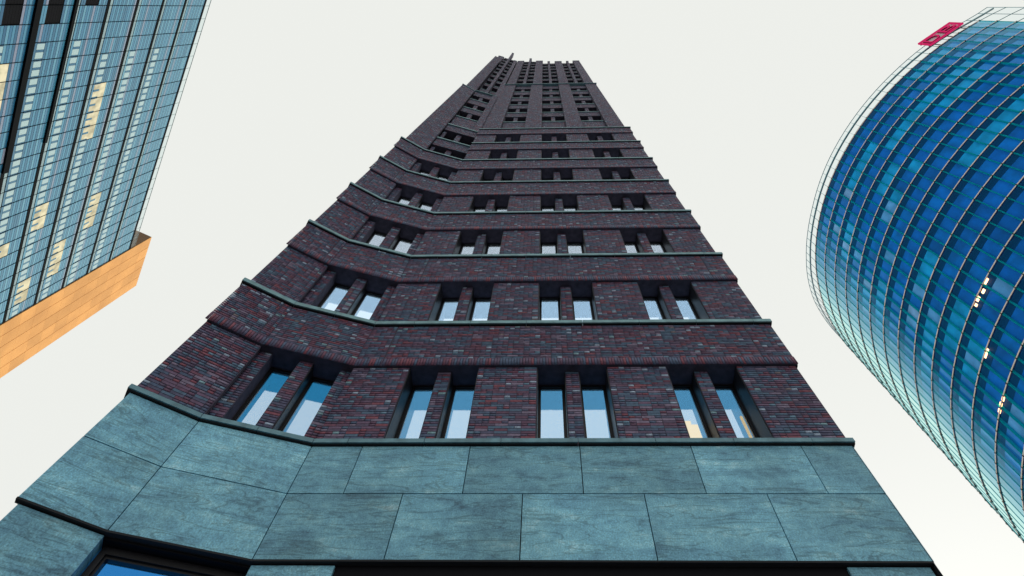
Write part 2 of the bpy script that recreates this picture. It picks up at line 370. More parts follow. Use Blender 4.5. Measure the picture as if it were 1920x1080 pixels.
# --- storeys with openings
def brick_face(s, u0, u1, z0, z1, p, ml=0., mr=0., body=.10, mb=None, **kw):
    s.box(mb, u0, u1, p-body, p-.012, z0, z1, 0, 0, ml, mr)
    brick_patch(s, u0+ml*p+.004, u1+mr*p-.002, z0, z1, p-.012, **kw)
def jamb_patch(s, u, p0, p1, z0, z1, right=True):
    """bricks on the reveal at u, facing +u (right) or -u"""
    n = s.u if right else -s.u
    d = np.array([-n[1], n[0], 0])
    j = Seg.__new__(Seg); j.u = d; j.n = n; j.L = abs(p1-p0)
    j.a = s.P(u, p1 if right else p0, 0)
    if right: pass
    brick_patch(j, .004, j.L-.004, z0, z1, 0)
def lower_window(s, u0, u1, z0, z1, floor, flank=0., ml=0., mr=0., warm=False):
    """an opening: two panes either side of a brick mullion"""
    W_ = u1-u0; mid = (u0+u1)/2; mw = .30
    fr = .055; pf = -REC+.10
    b = MB()
    panes = [(u0+flank, mid-mw/2), (mid+mw/2, u1-flank)]
    for a, c in panes:
        s.box(b, a, a+fr, pf-.10, pf, z0, z1); s.box(b, c-fr, c, pf-.10, pf, z0, z1)
        s.box(b, a+fr, c-fr, pf-.10, pf, z1-fr, z1); s.box(b, a+fr, c-fr, pf-.10, pf, z0, z0+fr)
        s.box(b, a+fr, a+fr+.02, pf-.085, pf-.03, z0+fr, z1-fr-.02); s.box(b, c-fr-.02, c-fr, pf-.085, pf-.03, z0+fr, z1-fr-.02)
        s.box(b, a+fr, c-fr, pf-.085, pf-.03, z1-fr-.02, z1-fr)
    for u, d in ((u0+.002, .014), (u1-.002, -.014)) if not flank else ():
        s.box(b, min(u, u+d), max(u, u+d), pf+.001, -.035, z0, z1-.001)
    for u, d in ((mid-mw/2, -.014), (mid+mw/2, .014)):
        s.box(b, min(u, u+d), max(u, u+d), pf+.001, -.165, z0, z1-.001)
    w = b.build('window', FRAME, tower)
    for i, (a, c) in enumerate(panes):
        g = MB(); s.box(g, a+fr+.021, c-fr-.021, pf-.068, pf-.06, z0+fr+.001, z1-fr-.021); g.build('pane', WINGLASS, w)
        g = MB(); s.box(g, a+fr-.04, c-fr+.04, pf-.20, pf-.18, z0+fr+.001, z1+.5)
        g.build('glow_panel', PANE_GLOW[(3 if flank else 0) if floor == 0 else (1 if floor == 1 else 2)], w)  # added glowing sheet behind the pane
        if warm:
            g = MB()
            if i == 0:
                s.box(g, a+fr+.03, c-fr-.10, pf-.15, pf-.11, z0+.35, z0+1.02)
                s.box(g, a+fr+.03, c-fr-.22, pf-.15, pf-.11, z0+1.06, z0+1.12)
            else:
                s.box(g, c-fr-.075, c-fr-.03, pf-.15, pf-.11, z0+.35, z0+1.25)
            g.build('lamp_glow', ROOMWARM, w)
    # brick mullion and flanks
    m = MB()
    brick_face(s, mid-mw/2+.002, mid+mw/2-.002, z0, z1-.002, -.13, mb=m, body=.40)
    if flank:
        brick_face(s, u0, u0+flank, z0, z1-.002, -.13, ml=ml, mb=m, body=.40); brick_face(s, u1-flank, u1, z0, z1-.002, -.13, mr=mr, mb=m, body=.40)
    m.build('mullion', MORTAR, tower)
for k in range(7):
    z0, z1 = LT[k], SB[k]; ztop = LT[k+1]-.135-.02
    # piers of the front
    e = [-X0]+[x for o in OPN for x in o]+[RE[0]]
    for i in range(0, 8, 2):
        a, c = fx(e[i]), fx(e[i+1])
        pr = MB(); brick_face(FR, a, c, z0, z1, 0., ml=T1 if i == 0 else 0, mb=pr, body=.60); pr.build('pier', MORTAR, tower)
    for i, (a, c) in enumerate(OPN): lower_window(FR, fx(a), fx(c), z0+.002, z1, k, warm=(k == 0 and i == 2))
    # spandrel of the front, with expansion joints
    def spandrel(s, cuts, ml, mr, p=.055, z1=z1, ztop=ztop):
        sp = MB(); s.box(sp, 0, s.L+(p-.012 if s is FR else 0), -.61, p-.013, z1, ztop, 0, 0, ml, mr)
        c = [0]+cuts+[s.L+(p if s is FR else 0)]
        if s is F2: c[0] = -p
        for i in range(len(c)-1):
            a, d = c[i]+(.012 if i else ml*p), c[i+1]-(.012 if i < len(c)-2 else -mr*p)
            brick_patch(s, a, d, z1+.235, ztop, p-.012); brick_patch(s, a, d, z1, z1+.235, p-.012, soldier=True)
        sp.build('spandrel', MORTAR, tower)
    spandrel(FR, [fx(-3.68), fx(4.77)], T1, 0)
    b = MB(); b.box(RE[0]+.001, RE[0]+.05, .0, DEPTH, z1, ztop); b.box(5.376, RE[0]-.002, .602, DEPTH, z0, z1); b.build('side_wall', MORTAR, tower)
    if k < 5:
        lower_window(F1, T2*-.13*0, F1.L, z0+.002, z1, k, flank=.26, ml=T2, mr=-T1)
        spandrel(F1, [], T2, -T1)
        q = MB(); brick_face(F2, 0, F2.L, z0, z1, 0., mr=-T2, mb=q, body=.60); q.build('pier', MORTAR, tower)
        spandrel(F2, [F2.L-.22], 0, -T2)
    else:       # set back bay above the fifth coping
        sp = MB(); F1.box(sp, .0, F1.L, -.75, -.182, z1, ztop, 0, 0, 0, -T1); brick_patch(F1, .02, F1.L, z1, ztop, -.182)
        sp.build('spandrel', MORTAR, tower)
        sp = MB(); brick_face(F1, F1.L/2-.15, F1.L/2+.15, z0, z1, -.30, mb=sp); F1.box(sp, 0, F1.L, -.9, -.7, z0, z1)
        brick_face(F1, 0.02, .22, z0, z1, -.30, mb=sp); sp.build('mullion', MORTAR, tower)
        if k == 5: continue
for z in (LT[6], LT[7]):
    b = MB(); F1.box(b, .0, F1.L, -.5, -.10, z-.13, z, 0, 0, 0, -T1); b.build('ledge_stone', COPING, tower)
for k in (5, 6):
    b = MB()
    for a, c in ((.24, F1.L/2-.15), (F1.L/2+.15, F1.L-.1)): F1.box(b, a, c, -.69, -.66, LT[k], SB[k])
    b.build('window', DARKGLASS, tower)

# --- upper shaft of the front: piers full height, recessed bays
def shaft(s, piers, bays, z_lo, sills, z_hi, pp, ps, mwin=.30, thick=1.0, label_windows=True):
    for a, c in piers:
        b = MB(); brick_face(s, a, c, z_lo, z_hi, pp, mb=b, body=thick); b.build('pier', MORTAR, tower)
    for a, c in bays:
        zz = z_lo
        for i, z in enumerate(sills):
            sp = MB(); s.box(sp, a, c, ps-.7, ps-.012, zz, z-.12); brick_patch(s, a+.004, c-.004, zz, z-.12, ps-.012); sp.build('spandrel', MORTAR, tower)
            sl = MB(); s.box(sl, a+.002, c-.002, ps-.9, ps+.05, z-.12, z); sl.build('sill', COPING, tower)
            zt = z+1.95
            w = MB(); s.box(w, a, (a+c)/2-mwin/2, ps-.68, ps-.66, z, zt); s.box(w, (a+c)/2+mwin/2, c, ps-.68, ps-.66, z, zt); w.build('window', DARKGLASS, tower)
            mu = MB(); brick_face(s, (a+c)/2-mwin/2, (a+c)/2+mwin/2, z, zt, ps-.05, mb=mu, body=.5); mu.build('mullion', MORTAR, tower)
            zz = zt
        sp = MB(); s.box(sp, a, c, ps-.7, ps-.012, zz, z_hi); brick_patch(s, a+.004, c-.004, zz, z_hi, ps-.012); sp.build('spandrel', MORTAR, tower)
ZBAND = 56.2
shaft(FR, [(fx(-4.36), fx(-3.05)), (fx(-1.41), fx(-.25)), (fx(1.435), fx(2.555)), (fx(4.225), fx(5.345))],
      [(fx(-3.05), fx(-1.41)), (fx(-.25), fx(1.435)), (fx(2.555), fx(4.225))], LT[7]+.002, [38.25, 41.7, 45.25, 48.8, 52.4], ZBAND-.12, -.20, -.38)
b = MB(); FR.box(b, fx(-4.25), fx(5.43), -.60, -.10, ZBAND-.12, ZBAND); b.build('band_course', COPING, tower)
# --- upper shaft of the angled bay and its outer pier
F1B = 48.4
shaft(F1, [(F1.L-.42, F1.L+.04)], [(.02, F1.L-.42)], LT[7]+.002, [37.3, 40.8, 44.5], F1B-.12, -.12, -.25)
b = MB(); F1.box(b, .0, F1.L-.02, -.60, -.10, F1B-.12, F1B); b.build('band_course', COPING, tower)
b = MB(); brick_face(F2, .06, F2.L-.0, LT[5]+.002, 47.5, -.07, mr=-T2*0, mb=b, body=1.2); b.build('pier', MORTAR, tower)
b = MB(); F2.box(b, .02, F2.L+.02, -1.2, -.03, 47.5, 47.62); b.build('band_course', COPING, tower)
b = MB(); brick_face(F2, .30, F2.L+.02, 47.621, 78.4, -.18, mb=b, body=1.2); b.build('pier', MORTAR, tower)
# --- crown part: piers, slender mullions and many small window rows
def crown(s, piers, bays, z_lo, z_par, pp, ps, mull_top, pier_top, pitch=3.6):
    for (a, c), zt in zip(piers, pier_top):
        b = MB(); brick_face(s, a, c, z_lo, zt-.12, pp, mb=b, body=1.1); b.build('pier', MORTAR, tower)
        b = MB(); s.box(b, a-.03, c+.03, pp-1.1, pp+.03, zt-.12, zt); b.build('pier_cap', COPING, tower)
    for (a, c), mt, zp in zip(bays, mull_top, z_par):
        mid = (a+c)/2
        m = MB(); brick_face(s, mid-.15, mid+.15, z_lo, mt-.1, pp+.02, mb=m, body=.75); s.box(m, mid-.19, mid+.19, pp-.7, pp+.06, mt-.1, mt, 1); m.build('mullion', [MORTAR, COPING], tower)
        z = z_lo
        while z < zp-2.0:
            w = MB(); s.box(w, a, mid-.15, ps-.62, ps-.6, z+.1, z+2.45); s.box(w, mid+.15, c, ps-.62, ps-.6, z+.1, z+2.45); w.build('window', DARKGLASS, tower)
            zt = min(z+pitch, zp)
            for l, r in ((a, mid-.15), (mid+.15, c)):
                sp = MB(); s.box(sp, l, r, ps-.72, ps-.012, z+2.45, zt); brick_patch(s, l+.004, r-.004, z+2.45, zt, ps-.012); s.box(sp, l, r, ps-.72, ps+.02, zt, zt+.1, 1); sp.build('spandrel', [MORTAR, COPING], tower)
            z += pitch
crown(FR, [(fx(-4.17), fx(-3.20)), (fx(-1.31), fx(-.295)), (fx(1.56), fx(2.58)), (fx(4.33), fx(5.30))],
      [(fx(-3.20), fx(-1.31)), (fx(-.295), fx(1.56)), (fx(2.58), fx(4.33))], ZBAND+.002, [84.6, 82.9, 82.5], -.35, -.62, [87.0, 81.9, 81.9], [83.5, 83.3, 82.1, 82.6])
crown(F1, [(F1.L-.30, F1.L+.12)], [(.10, F1.L-.30)], F1B+.002, [84.6], -.22, -.5, [92.5], [82.4])
# stepped parapet blocks behind the angled bay
for u0, u1, zt, p in ((-.9, -.05, 85.2, -.5), (-.1, 2.2, 87.8, -1.0), (2.2, 3.3, 87.4, -1.6), (-.2, .5, 88.8, -1.4)):
    b = MB(); brick_face(F1, u0, u1, 76, zt-.12, p, mb=b, body=.5); b.build('parapet', MORTAR, tower)
    b = MB(); F1.box(b, u0-.03, u1+.03, p-.5, p+.04, zt-.12, zt); b.build('parapet_cap', COPING, tower)
for x0, x1, zt, p in ((-1.35, -.75, 88.5, -1.0),):
    b = MB(); FR.box(b, fx(x0), fx(x1), p-.6, p, 78, zt); b.build('parapet_cap', COPING, tower)
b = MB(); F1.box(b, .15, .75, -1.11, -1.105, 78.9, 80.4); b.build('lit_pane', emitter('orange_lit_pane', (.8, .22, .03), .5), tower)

# --- turn the brick list into geometry
def build_bricks():
    A = np.array(bricks); 
    cen = A[:, :3]+np.c_[A[:, 3:5]*A[:, 7:8]/2, A[:, 8]/2]
    d = np.linalg.norm(cen-CAM, axis=1)
    face = ((CAM-cen)*np.c_[A[:, 5:7], np.zeros(len(A))]).sum(1)/d
    px, py = project_many(cen)
    inside = (px > 5) & (px < 1915) & (py > 5) & (py < 1075) & (A[:, 6] < -.8)
    score = A[:, 7]*A[:, 8]*face/d**2*inside*(A[:, 8] < .08)
    order = np.argsort(-score)[:300]
    single = np.zeros(len(A), bool); single[order] = True
    # 300 bricks that show largest: objects sharing a few meshes
    cache = {}
    for r in A[order]:
        L = round(r[7]/.005)*.005; tq = round(r[10]*30)/30; key = (L, tq)
        if key not in cache:
            b = MB(); h = .052
            P = [(0, -r[9], 0), (L, -r[9]-.002, 0), (L, 0, 0), (0, 0, 0), (0, -r[9]-.003, h), (L, -r[9]-.001, h), (L, 0, h), (0, 0, h)]
            b.hexa(P, 0, tq); me = bpy.data.meshes.new('brick'); me.from_pydata(b.v, [], b.f); me.materials.append(BRICK)
            a = me.attributes.new('tint', 'FLOAT', 'FACE'); a.data.foreach_set('value', b.t); cache[key] = me
        o = bpy.data.objects.new('brick', cache[key]); COL.objects.link(o); o.parent = tower
        o.location = r[:3]; o.rotation_euler = (0, 0, math.atan2(r[4], r[3]))
    B = A[~single]; n = len(B)
    O = B[:, :3]; u = np.c_[B[:, 3:5], np.zeros(n)]; nn = np.c_[B[:, 5:7], np.zeros(n)]; L = B[:, 7:8]; H = B[:, 8:9]; D = B[:, 9:10]
    zz = np.array([[0, 0, 1.]])
    J = rng.normal(0, .0011, (n, 4, 1))
    c = [O, O+u*L, O+u*L+zz*H, O+zz*H]
    V = np.stack([c[i]+nn*(D+J[:, i]) for i in range(4)]+c, 1).reshape(-1, 3)
    base = (np.arange(n)*8)[:, None, None]
    Q = np.array([[0, 1, 2, 3], [0, 4, 5, 1], [1, 5, 6, 2], [2, 6, 7, 3], [3, 7, 4, 0]])[None]
    Fc = (base+Q).reshape(-1, 4)
    me = bpy.data.meshes.new('brickwork'); me.vertices.add(len(V)); me.vertices.foreach_set('co', V.ravel())
    me.loops.add(Fc.size); me.loops.foreach_set('vertex_index', Fc.ravel().astype(np.int32))
    me.polygons.add(len(Fc)); me.polygons.foreach_set('loop_start', np.arange(len(Fc), dtype=np.int32)*4)
    me.update(calc_edges=True)
    a = me.attributes.new('tint', 'FLOAT', 'FACE'); a.data.foreach_set('value', np.repeat(B[:, 10], 5))
    me.materials.append(BRICK)
    o = link('brickwork', me, tower); o['kind'] = 'stuff'
    print('bricks', n)
def project_many(P):
    v = P-CAM; z = v@Fw; z = np.where(z < .1, .1, z)
    return CX+FPX*(v@Rt)/z, CY-FPX*(v@Up)/z
build_bricks()

# =================================================================== GLASS OFFICE BLOCK (left)
hx = np.array([-.4988, .8667, 0]); hn = np.array([.8667, .4988, 0]); DL = 36.
LO = CAM-hn*DL; LO[2] = 0
LB = Seg((LO[0], LO[1]), (LO[0]+hx[0]*10, LO[1]+hx[1]*10))
block = thing('office_block', 'glass office block with horizontal louvre bands and warm lit windows', 'office building', tuple(LO+hx*40))
zk = lambda k: 1.6+DL*(1.809-.1003*k)
SEND = 57.0; S0 = 8.0; BAY = 1.695
joints = [41.72+BAY*i for i in range(-20, 10)]; joints = [j for j in joints if S0+.2 < j < SEND-.2]
SLAB = principled('dark_steel_band', (.004, .007, .010), .6, spec=.05)
PALE = principled('pale_metal_strip', (.26, .44, .52), .5, noise=.15, scale=1)
LOUV = tint_ramp('glass_louvre', [(0, (.015, .13, .28)), (.2, (.025, .18, .37)), (.45, (.06, .28, .48)), (.65, (.11, .36, .55)), (.8, (.02, .15, .32)), (.9, (.24, .30, .45))], rough=.2, spec=.5, noise=.12)
def sheen(m, f0, f1, top, col):
    """clear-glass reflection that grows as the blade is seen more obliquely"""
    n = m.node_tree; o = [x for x in n.nodes if x.type == 'OUTPUT_MATERIAL'][0]; src = o.inputs[0].links[0].from_socket
    g = n.nodes.new('ShaderNodeBsdfGlossy'); g.inputs['Roughness'].default_value = .08; g.inputs[0].default_value = (*col, 1)
    lw = n.nodes.new('ShaderNodeLayerWeight'); lw.inputs[0].default_value = .5
    mr = n.nodes.new('ShaderNodeMapRange'); mr.inputs[1].default_value = f0; mr.inputs[2].default_value = f1; mr.inputs[3].default_value = 0; mr.inputs[4].default_value = top
    ms = n.nodes.new('ShaderNodeMixShader'); n.links.new(lw.outputs['Facing'], mr.inputs[0]); n.links.new(mr.outputs[0], ms.inputs[0])
    n.links.new(src, ms.inputs[1]); n.links.new(g.outputs[0], ms.inputs[2]); n.links.new(ms.outputs[0], o.inputs[0])
sheen(LOUV, .42, .70, .42, (.50, .88, 1))
INNER = principled('blue_inner_glass', (.05, .18, .28), .3)
LITW = emitter('warm_office_light', (.97, .88, .58), .8)
_n = LITW.node_tree; _e = [x for x in _n.nodes if x.type == 'EMISSION'][0]; _g = _n.nodes.new('ShaderNodeNewGeometry'); _z = _n.nodes.new('ShaderNodeTexNoise'); _z.inputs['Scale'].default_value = 1.1
_r = _n.nodes.new('ShaderNodeMapRange'); _r.inputs[1].default_value = .35; _r.inputs[2].default_value = .65; _r.inputs[3].default_value = .55; _r.inputs[4].default_value = .95
_n.links.new(_g.outputs['Position'], _z.inputs[0]); _n.links.new(_z.outputs[0], _r.inputs[0]); _n.links.new(_r.outputs[0], _e.inputs[1])
PANEB = principled('pale_blind', (.38, .62, .70), .5); sheen(PANEB, .36, .68, .4, (.85, .97, 1))
blackpane = principled('open_black_cell', (.006, .008, .012), .6, spec=.05)
NF = 9
mass = MB(); LB.box(mass, S0, SEND, -18, -.15, 0, zk(0)-.15); mass.build('wall_core', INNER, block)
for k in range(NF):
    b = MB()
    LB.box(b, S0, SEND, -.14, .03, zk(k)-.20, zk(k)+.12)
    b.build('floor_band', SLAB, block)
    if k:
        b = MB(); LB.box(b, S0, SEND, -.14, .02, zk(k)+.121, zk(k)+.40); b.build('pale_ledge', PALE, block)
b = MB(); LB.box(b, S0, SEND, -.14, 0, 0, zk(NF-1)-.18); b.build('lower_wall', INNER, block)
for j in joints:
    b = MB(); LB.box(b, j-.016, j+.016, -.14, .05, zk(NF-1)+.1, zk(0)-.171); b.build('joint_bar', SLAB, block)
TONE = [.05, .5, .1, .7, .3, .55, .05, .93, .25, .6, .1, .5]
louvs = []; lit = []; pale = []; black = []
def is_lit(s, k):
    return any(s0 <= s <= s1 and k == kk for s0, s1, kk in ((25, 31.3, 6), (28.6, 34.2, 3.5), (42.2, 44.5, 4.5), (49.5, 53, 3.5), (43.2, 45.3, 2.5), (45.3, 48.2, 2.5), (52, 54.4, 4.5), (46, 47.6, 4.5), (53.2, 55.2, 3.5)))
cells = [S0]+joints+[SEND]
lits = [(24.6, 31.4, 6), (28.4, 34.2, 3), (41.6, 45.2, 4), (48.4, 53.6, 3), (43.3, 48.4, 2), (51.8, 55.2, 4), (45, 46.8, 5)]
for k in range(1, NF):
    z0 = zk(k)+.50; n = 12; pitch = (zk(k-1)-.20-z0)/n
    for ci in range(len(cells)-1):
        a, c = cells[ci]+.03, cells[ci+1]-.03; mid = (a+c)/2
        L_ = any(l0 <= mid <= l1 and k-1 == kk for l0, l1, kk in lits)
        dark = (mid < 20.6 and k in (6, 7)) or (mid < 20.3 and k == 5)
        for i in range(n):
            za = z0+i*pitch+.004; zb = z0+(i+1)*pitch-.008
            if dark and 2 <= i <= 7: black.append((a, c, za, zb)); continue
            if i == 1 and k >= 2 and mid > (22.5 if k > 4 else 25):       # two pale blinds a bay, three blades tall
                zt = z0+4*pitch-.02
                for q0, q1 in ((.06, .40), (.56, .92)):
                    (lit if L_ else pale).append((a+(c-a)*q0, a+(c-a)*q1, za, zt))
                for q0, q1 in ((0, .05), (.41, .55), (.93, 1)): louvs.append((a+(c-a)*q0, a+(c-a)*q1, za, zt, .15, k))
                continue
            if i in (2, 3) and k >= 2 and mid > (22.5 if k > 4 else 25): continue
            if L_ and i in (4, 5, 6): lit.append((a, c, za, zb)); continue
            t_ = TONE[(i+k*5) % 12]
            louvs.append((a, c, za, zb, random.choice(TONE) if random.random() < .06 else t_, k))
def louvre_mesh(mb, a, c, za, zb, t):
    # a blade leaning out at its foot
    q = LB.P
    mb.hexa([q(a, .012, za), q(c, .012, za), q(c, -.03, za), q(a, -.03, za), q(a, .0, zb), q(c, .0, zb), q(c, -.03, zb), q(a, -.03, zb)], 0, t)
def area(l):
    m = (l[0]+l[1])/2; P = LB.P(m, 0, (l[2]+l[3])/2); x, y = project(P)
    if not (0 < x < 1920 and 0 < y < 1080): return 0
    return (l[1]-l[0])*(l[3]-l[2])/np.linalg.norm(P-CAM)**3
louvs.sort(key=lambda l: -area(l))
for l in louvs[:300]:
    b = MB(); louvre_mesh(b, *l[:5]); b.build('louvre', LOUV, block, origin=tuple(LB.P(l[0], 0, l[2])), tint=True)
b = MB()
for l in louvs[300:]: louvre_mesh(b, *l[:5])
o = b.build('louvre_rows', LOUV, block, tint=True); o['kind'] = 'stuff'
for nm, lst, m, p in (('lit_pane', lit, LITW, .0), ('dark_cell', black, blackpane, -.03)):
    for a, c, za, zb in lst:
        b = MB(); LB.box(b, a, c, p-.05, p, za, zb); b.build(nm, m, block)
pale.sort(key=lambda l: -area(l))
for a, c, za, zb in pale[:300]:
    b = MB(); LB.box(b, a, c, -.06, .006, za, zb); b.build('blind', PANEB, block)
b = MB()
for a, c, za, zb in pale[300:]: LB.box(b, a, c, -.06, .006, za, zb)
if pale[300:]: o = b.build('blind_rows', PANEB, block); o['kind'] = 'stuff'
# thick black bands low in the picture corner
for k, s1, th in ((6, 36., .34), (5, 33.8, .10)):
    b = MB(); LB.box(b, S0, s1, -.1, .16, zk(k)-.18, zk(k)+th); b.build('shade_box', SLAB, block)
# glass balustrade along the roof edge
CLEAR = glass_mat('balustrade_glass', (.93, .97, .97), (.8, .9, .9), (1, 1, 1), 1.45, .7)
STEEL = principled('thin_steel', (.25, .32, .34), .4, .6)
b = MB(); LB.box(b, S0, SEND-.1, .02, .04, zk(0)+.13, zk(0)+.90); b.build('balustrade_glass', CLEAR, block)
b = MB(); LB.box(b, S0, SEND-.1, .01, .06, zk(0)+.90, zk(0)+.95); b.build('balustrade_rail', STEEL, block)
for j in joints:
    if j > 12:
        b = MB(); LB.box(b, j-.02, j+.02, -.02, .018, zk(0)+.12, zk(0)+.92); b.build('balustrade_post', STEEL, block)
# terracotta end wall standing proud of the glass
TERRA = principled('orange_terracotta', (.90, .46, .15), .75, noise=.14, scale=.35)
_n = TERRA.node_tree; _p = [x for x in _n.nodes if x.type == 'BSDF_PRINCIPLED'][0]; _s = _p.inputs['Base Color'].links[0].from_socket
_o = _n.nodes.new('ShaderNodeObjectInfo'); _r = _n.nodes.new('ShaderNodeMapRange'); _r.inputs[3].default_value = .90; _r.inputs[4].default_value = 1.06
_v = _n.nodes.new('ShaderNodeVectorMath'); _v.operation = 'SCALE'
_n.links.new(_o.outputs['Random'], _r.inputs[0]); _n.links.new(_s, _v.inputs[0]); _n.links.new(_r.outputs[0], _v.inputs['Scale']); _n.links.new(_v.outputs[0], _p.inputs['Base Color'])
TERRAB = principled('terracotta_joint', (.35, .17, .07), .9)
PO = .14; ST0, ST1, ZTW = 1.5905*35.86, 1.857*35.86, 1.6+1.934*35.86
b = MB(); LB.box(b, ST0+.01, ST1-.01, -2.3, PO-.06, 0, ZTW-.02); b.build('end_wall', TERRAB, block)
nc, cw = 5, (ST1-ST0)/5
TZ = [ZTW-1.85*i for i in range(17)]
for i in range(nc):
    for j in range(len(TZ)-1):
        b = MB(); LB.box(b, ST0+i*cw+(.035 if i else 0), ST0+(i+1)*cw-(.035 if i < nc-1 else 0), PO-.058, PO, TZ[j+1]+.004, TZ[j]-.004); b.build('terracotta_panel', TERRA, block)
b = MB(); LB.box(b, ST0, ST1, PO-.058, PO-.001, 0, TZ[-1]-.005); b.build('terracotta_panel', TERRA, block)
BROWN = principled('brown_return', (.22, .12, .06), .8)
b = MB(); LB.box(b, ST0-.02, ST0+.009, -1.6, PO-.06, zk(0)-.1, ZTW-.02); b.build('return_wall', BROWN, block)

# =================================================================== ROUND GLASS TOWER (right)
GC = np.array([95.86, 32.69, 0]); GR = 43.05; ZR = 93.6; ST = 3.615; DA = math.radians(2.33); A0 = math.radians(-121.4)
gt = thing('glass_tower', 'round blue glass tower with double skin of panes, rails and black knots', 'office tower', tuple(GC))
def gp(a, r, z): return np.array([GC[0]+r*math.cos(a), GC[1]+r*math.sin(a), z])
NB = 56; NR = 15
fa = [A0-DA*i for i in range(NB+1)]
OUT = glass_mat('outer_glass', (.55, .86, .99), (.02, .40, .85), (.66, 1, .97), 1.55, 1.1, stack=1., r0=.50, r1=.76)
FIN, _n, _o = new_mat('teal_glass_fin')         # glass edge: lets light through, tinted green
_t = _n.nodes.new('ShaderNodeBsdfTranslucent'); _t.inputs[0].default_value = (.02, .85, .88, 1)
_d = _n.nodes.new('ShaderNodeBsdfDiffuse'); _d.inputs[0].default_value = (.01, .58, .64, 1)
_m = _n.nodes.new('ShaderNodeMixShader'); _m.inputs[0].default_value = .75
_n.links.new(_t.outputs[0], _m.inputs[2]); _n.links.new(_d.outputs[0], _m.inputs[1]); _n.links.new(_m.outputs[0], _o.inputs[0])
RAIL = principled('bronze_rail', (.92, .80, .68), .5)
RAILD = principled('rail_underside', (.03, .028, .03), .5)
NODE = principled('black_knot', (.012, .02, .02), .5)
NAVY = principled('navy_spandrel', (.003, .025, .13), .5, spec=.1)
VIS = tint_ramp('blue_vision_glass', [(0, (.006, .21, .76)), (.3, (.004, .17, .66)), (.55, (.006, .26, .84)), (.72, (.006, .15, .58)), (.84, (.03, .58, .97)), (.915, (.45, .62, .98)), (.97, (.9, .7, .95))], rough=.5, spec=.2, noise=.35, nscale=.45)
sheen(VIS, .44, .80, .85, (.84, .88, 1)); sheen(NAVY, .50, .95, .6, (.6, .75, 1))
GLOW = emitter('white_ceiling_light', (1, .33, .14), 8.)
zr = [ZR-ST*j for j in range(NR+1)]
# inner skin
TT = []
for j in range(NR):
    row = [random.random()*.8 for _ in range(NB)]
    for _ in range(3 if j in (1, 2, 3, 4) else 1):
        i0 = random.randrange(2, 38); ln = random.randrange(3, 9)
        for i in range(i0, min(NB, i0+ln)):
            if random.random() < .85: row[i] = .87
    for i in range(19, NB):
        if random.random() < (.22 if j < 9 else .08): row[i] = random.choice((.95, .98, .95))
    TT.append(row)
b = MB(); RI = GR-.34
for i in range(NB):
    a0, a1 = fa[i], fa[i+1]
    for j in range(NR):
        b_ = (gp(a1, RI, zr[j+1]+.40), gp(a0, RI, zr[j+1]+.40), gp(a0, RI, zr[j]-.80), gp(a1, RI, zr[j]-.80))
        t = TT[j][i]
        b.quad([b_[1], b_[0], b_[3], b_[2]], 0, t)
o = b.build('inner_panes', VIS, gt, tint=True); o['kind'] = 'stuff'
for j in range(NR+1):
    b = MB()
    for i in range(NB):
        a0, a1 = fa[i], fa[i+1]; z0, z1 = zr[j]-.80, zr[j]+(.40 if j else .8)
        b.hexa([gp(a0, RI+.02, z0), gp(a1, RI+.02, z0), gp(a1, RI-.3, z0), gp(a0, RI-.3, z0), gp(a0, RI+.02, z1), gp(a1, RI+.02, z1), gp(a1, RI-.3, z1), gp(a0, RI-.3, z1)])
    b.build('spandrel_ring', NAVY, gt)
# body core, closed plan (round front, straight ends)
poly = [tuple(gp(a, GR-.7, 0)[:2]) for a in fa]
b = MB(); b.prism(list(reversed(poly)), 0, ZR-.1); b.build('wall_core', NAVY, gt)
b = MB()
for i in range(NB): 
    a0, a1 = fa[i], fa[i+1]
    b.quad([gp(a0, GR, 0), gp(a1, GR, 0), gp(a1, GR, zr[NR]), gp(a0, GR, zr[NR])][::-1])
b.build('lower_skin', VIS, gt)
# outer panes
panes = []
for i in range(NB):
    for j in range(NR):
        c = gp((fa[i]+fa[i+1])/2, GR, (zr[j]+zr[j+1])/2); d = CAM-c; L = np.linalg.norm(d)
        nn = np.array([math.cos((fa[i]+fa[i+1])/2), math.sin((fa[i]+fa[i+1])/2), 0]); x, y = project(c)
        s = (d@nn)/L**3 if (0 < x < 1920 and 0 < y < 1080) else -1
        panes.append((s, i, j))
panes.sort(reverse=True)
def pane(mb, i, j, org=(0, 0, 0)):
    g = .05/GR; a0, a1 = fa[i]-g, fa[i+1]+g; z0, z1 = zr[j+1]+.05, zr[j]-.05
    q = lambda a, z: gp(a, GR, z)
    mb.quad([q(a0, z0), q(a0, z1), q(a1, z1), q(a1, z0)])
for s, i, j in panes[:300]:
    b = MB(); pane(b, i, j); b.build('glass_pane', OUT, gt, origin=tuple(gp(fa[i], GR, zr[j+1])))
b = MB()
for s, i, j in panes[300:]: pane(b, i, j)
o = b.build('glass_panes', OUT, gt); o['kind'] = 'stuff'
# fins (vertical glass edges), one each
for i in range(NB+1):
    a = fa[i]; d = .075/GR; b = MB(); r0, r1 = GR-.32, GR+.03
    b.hexa([gp(a-d, r1, zr[NR]), gp(a+d, r1, zr[NR]), gp(a+d, r0, zr[NR]), gp(a-d, r0, zr[NR]), gp(a-d, r1, ZR), gp(a+d, r1, ZR), gp(a+d, r0, ZR), gp(a-d, r0, ZR)])
    b.build('glass_fin', FIN, gt)
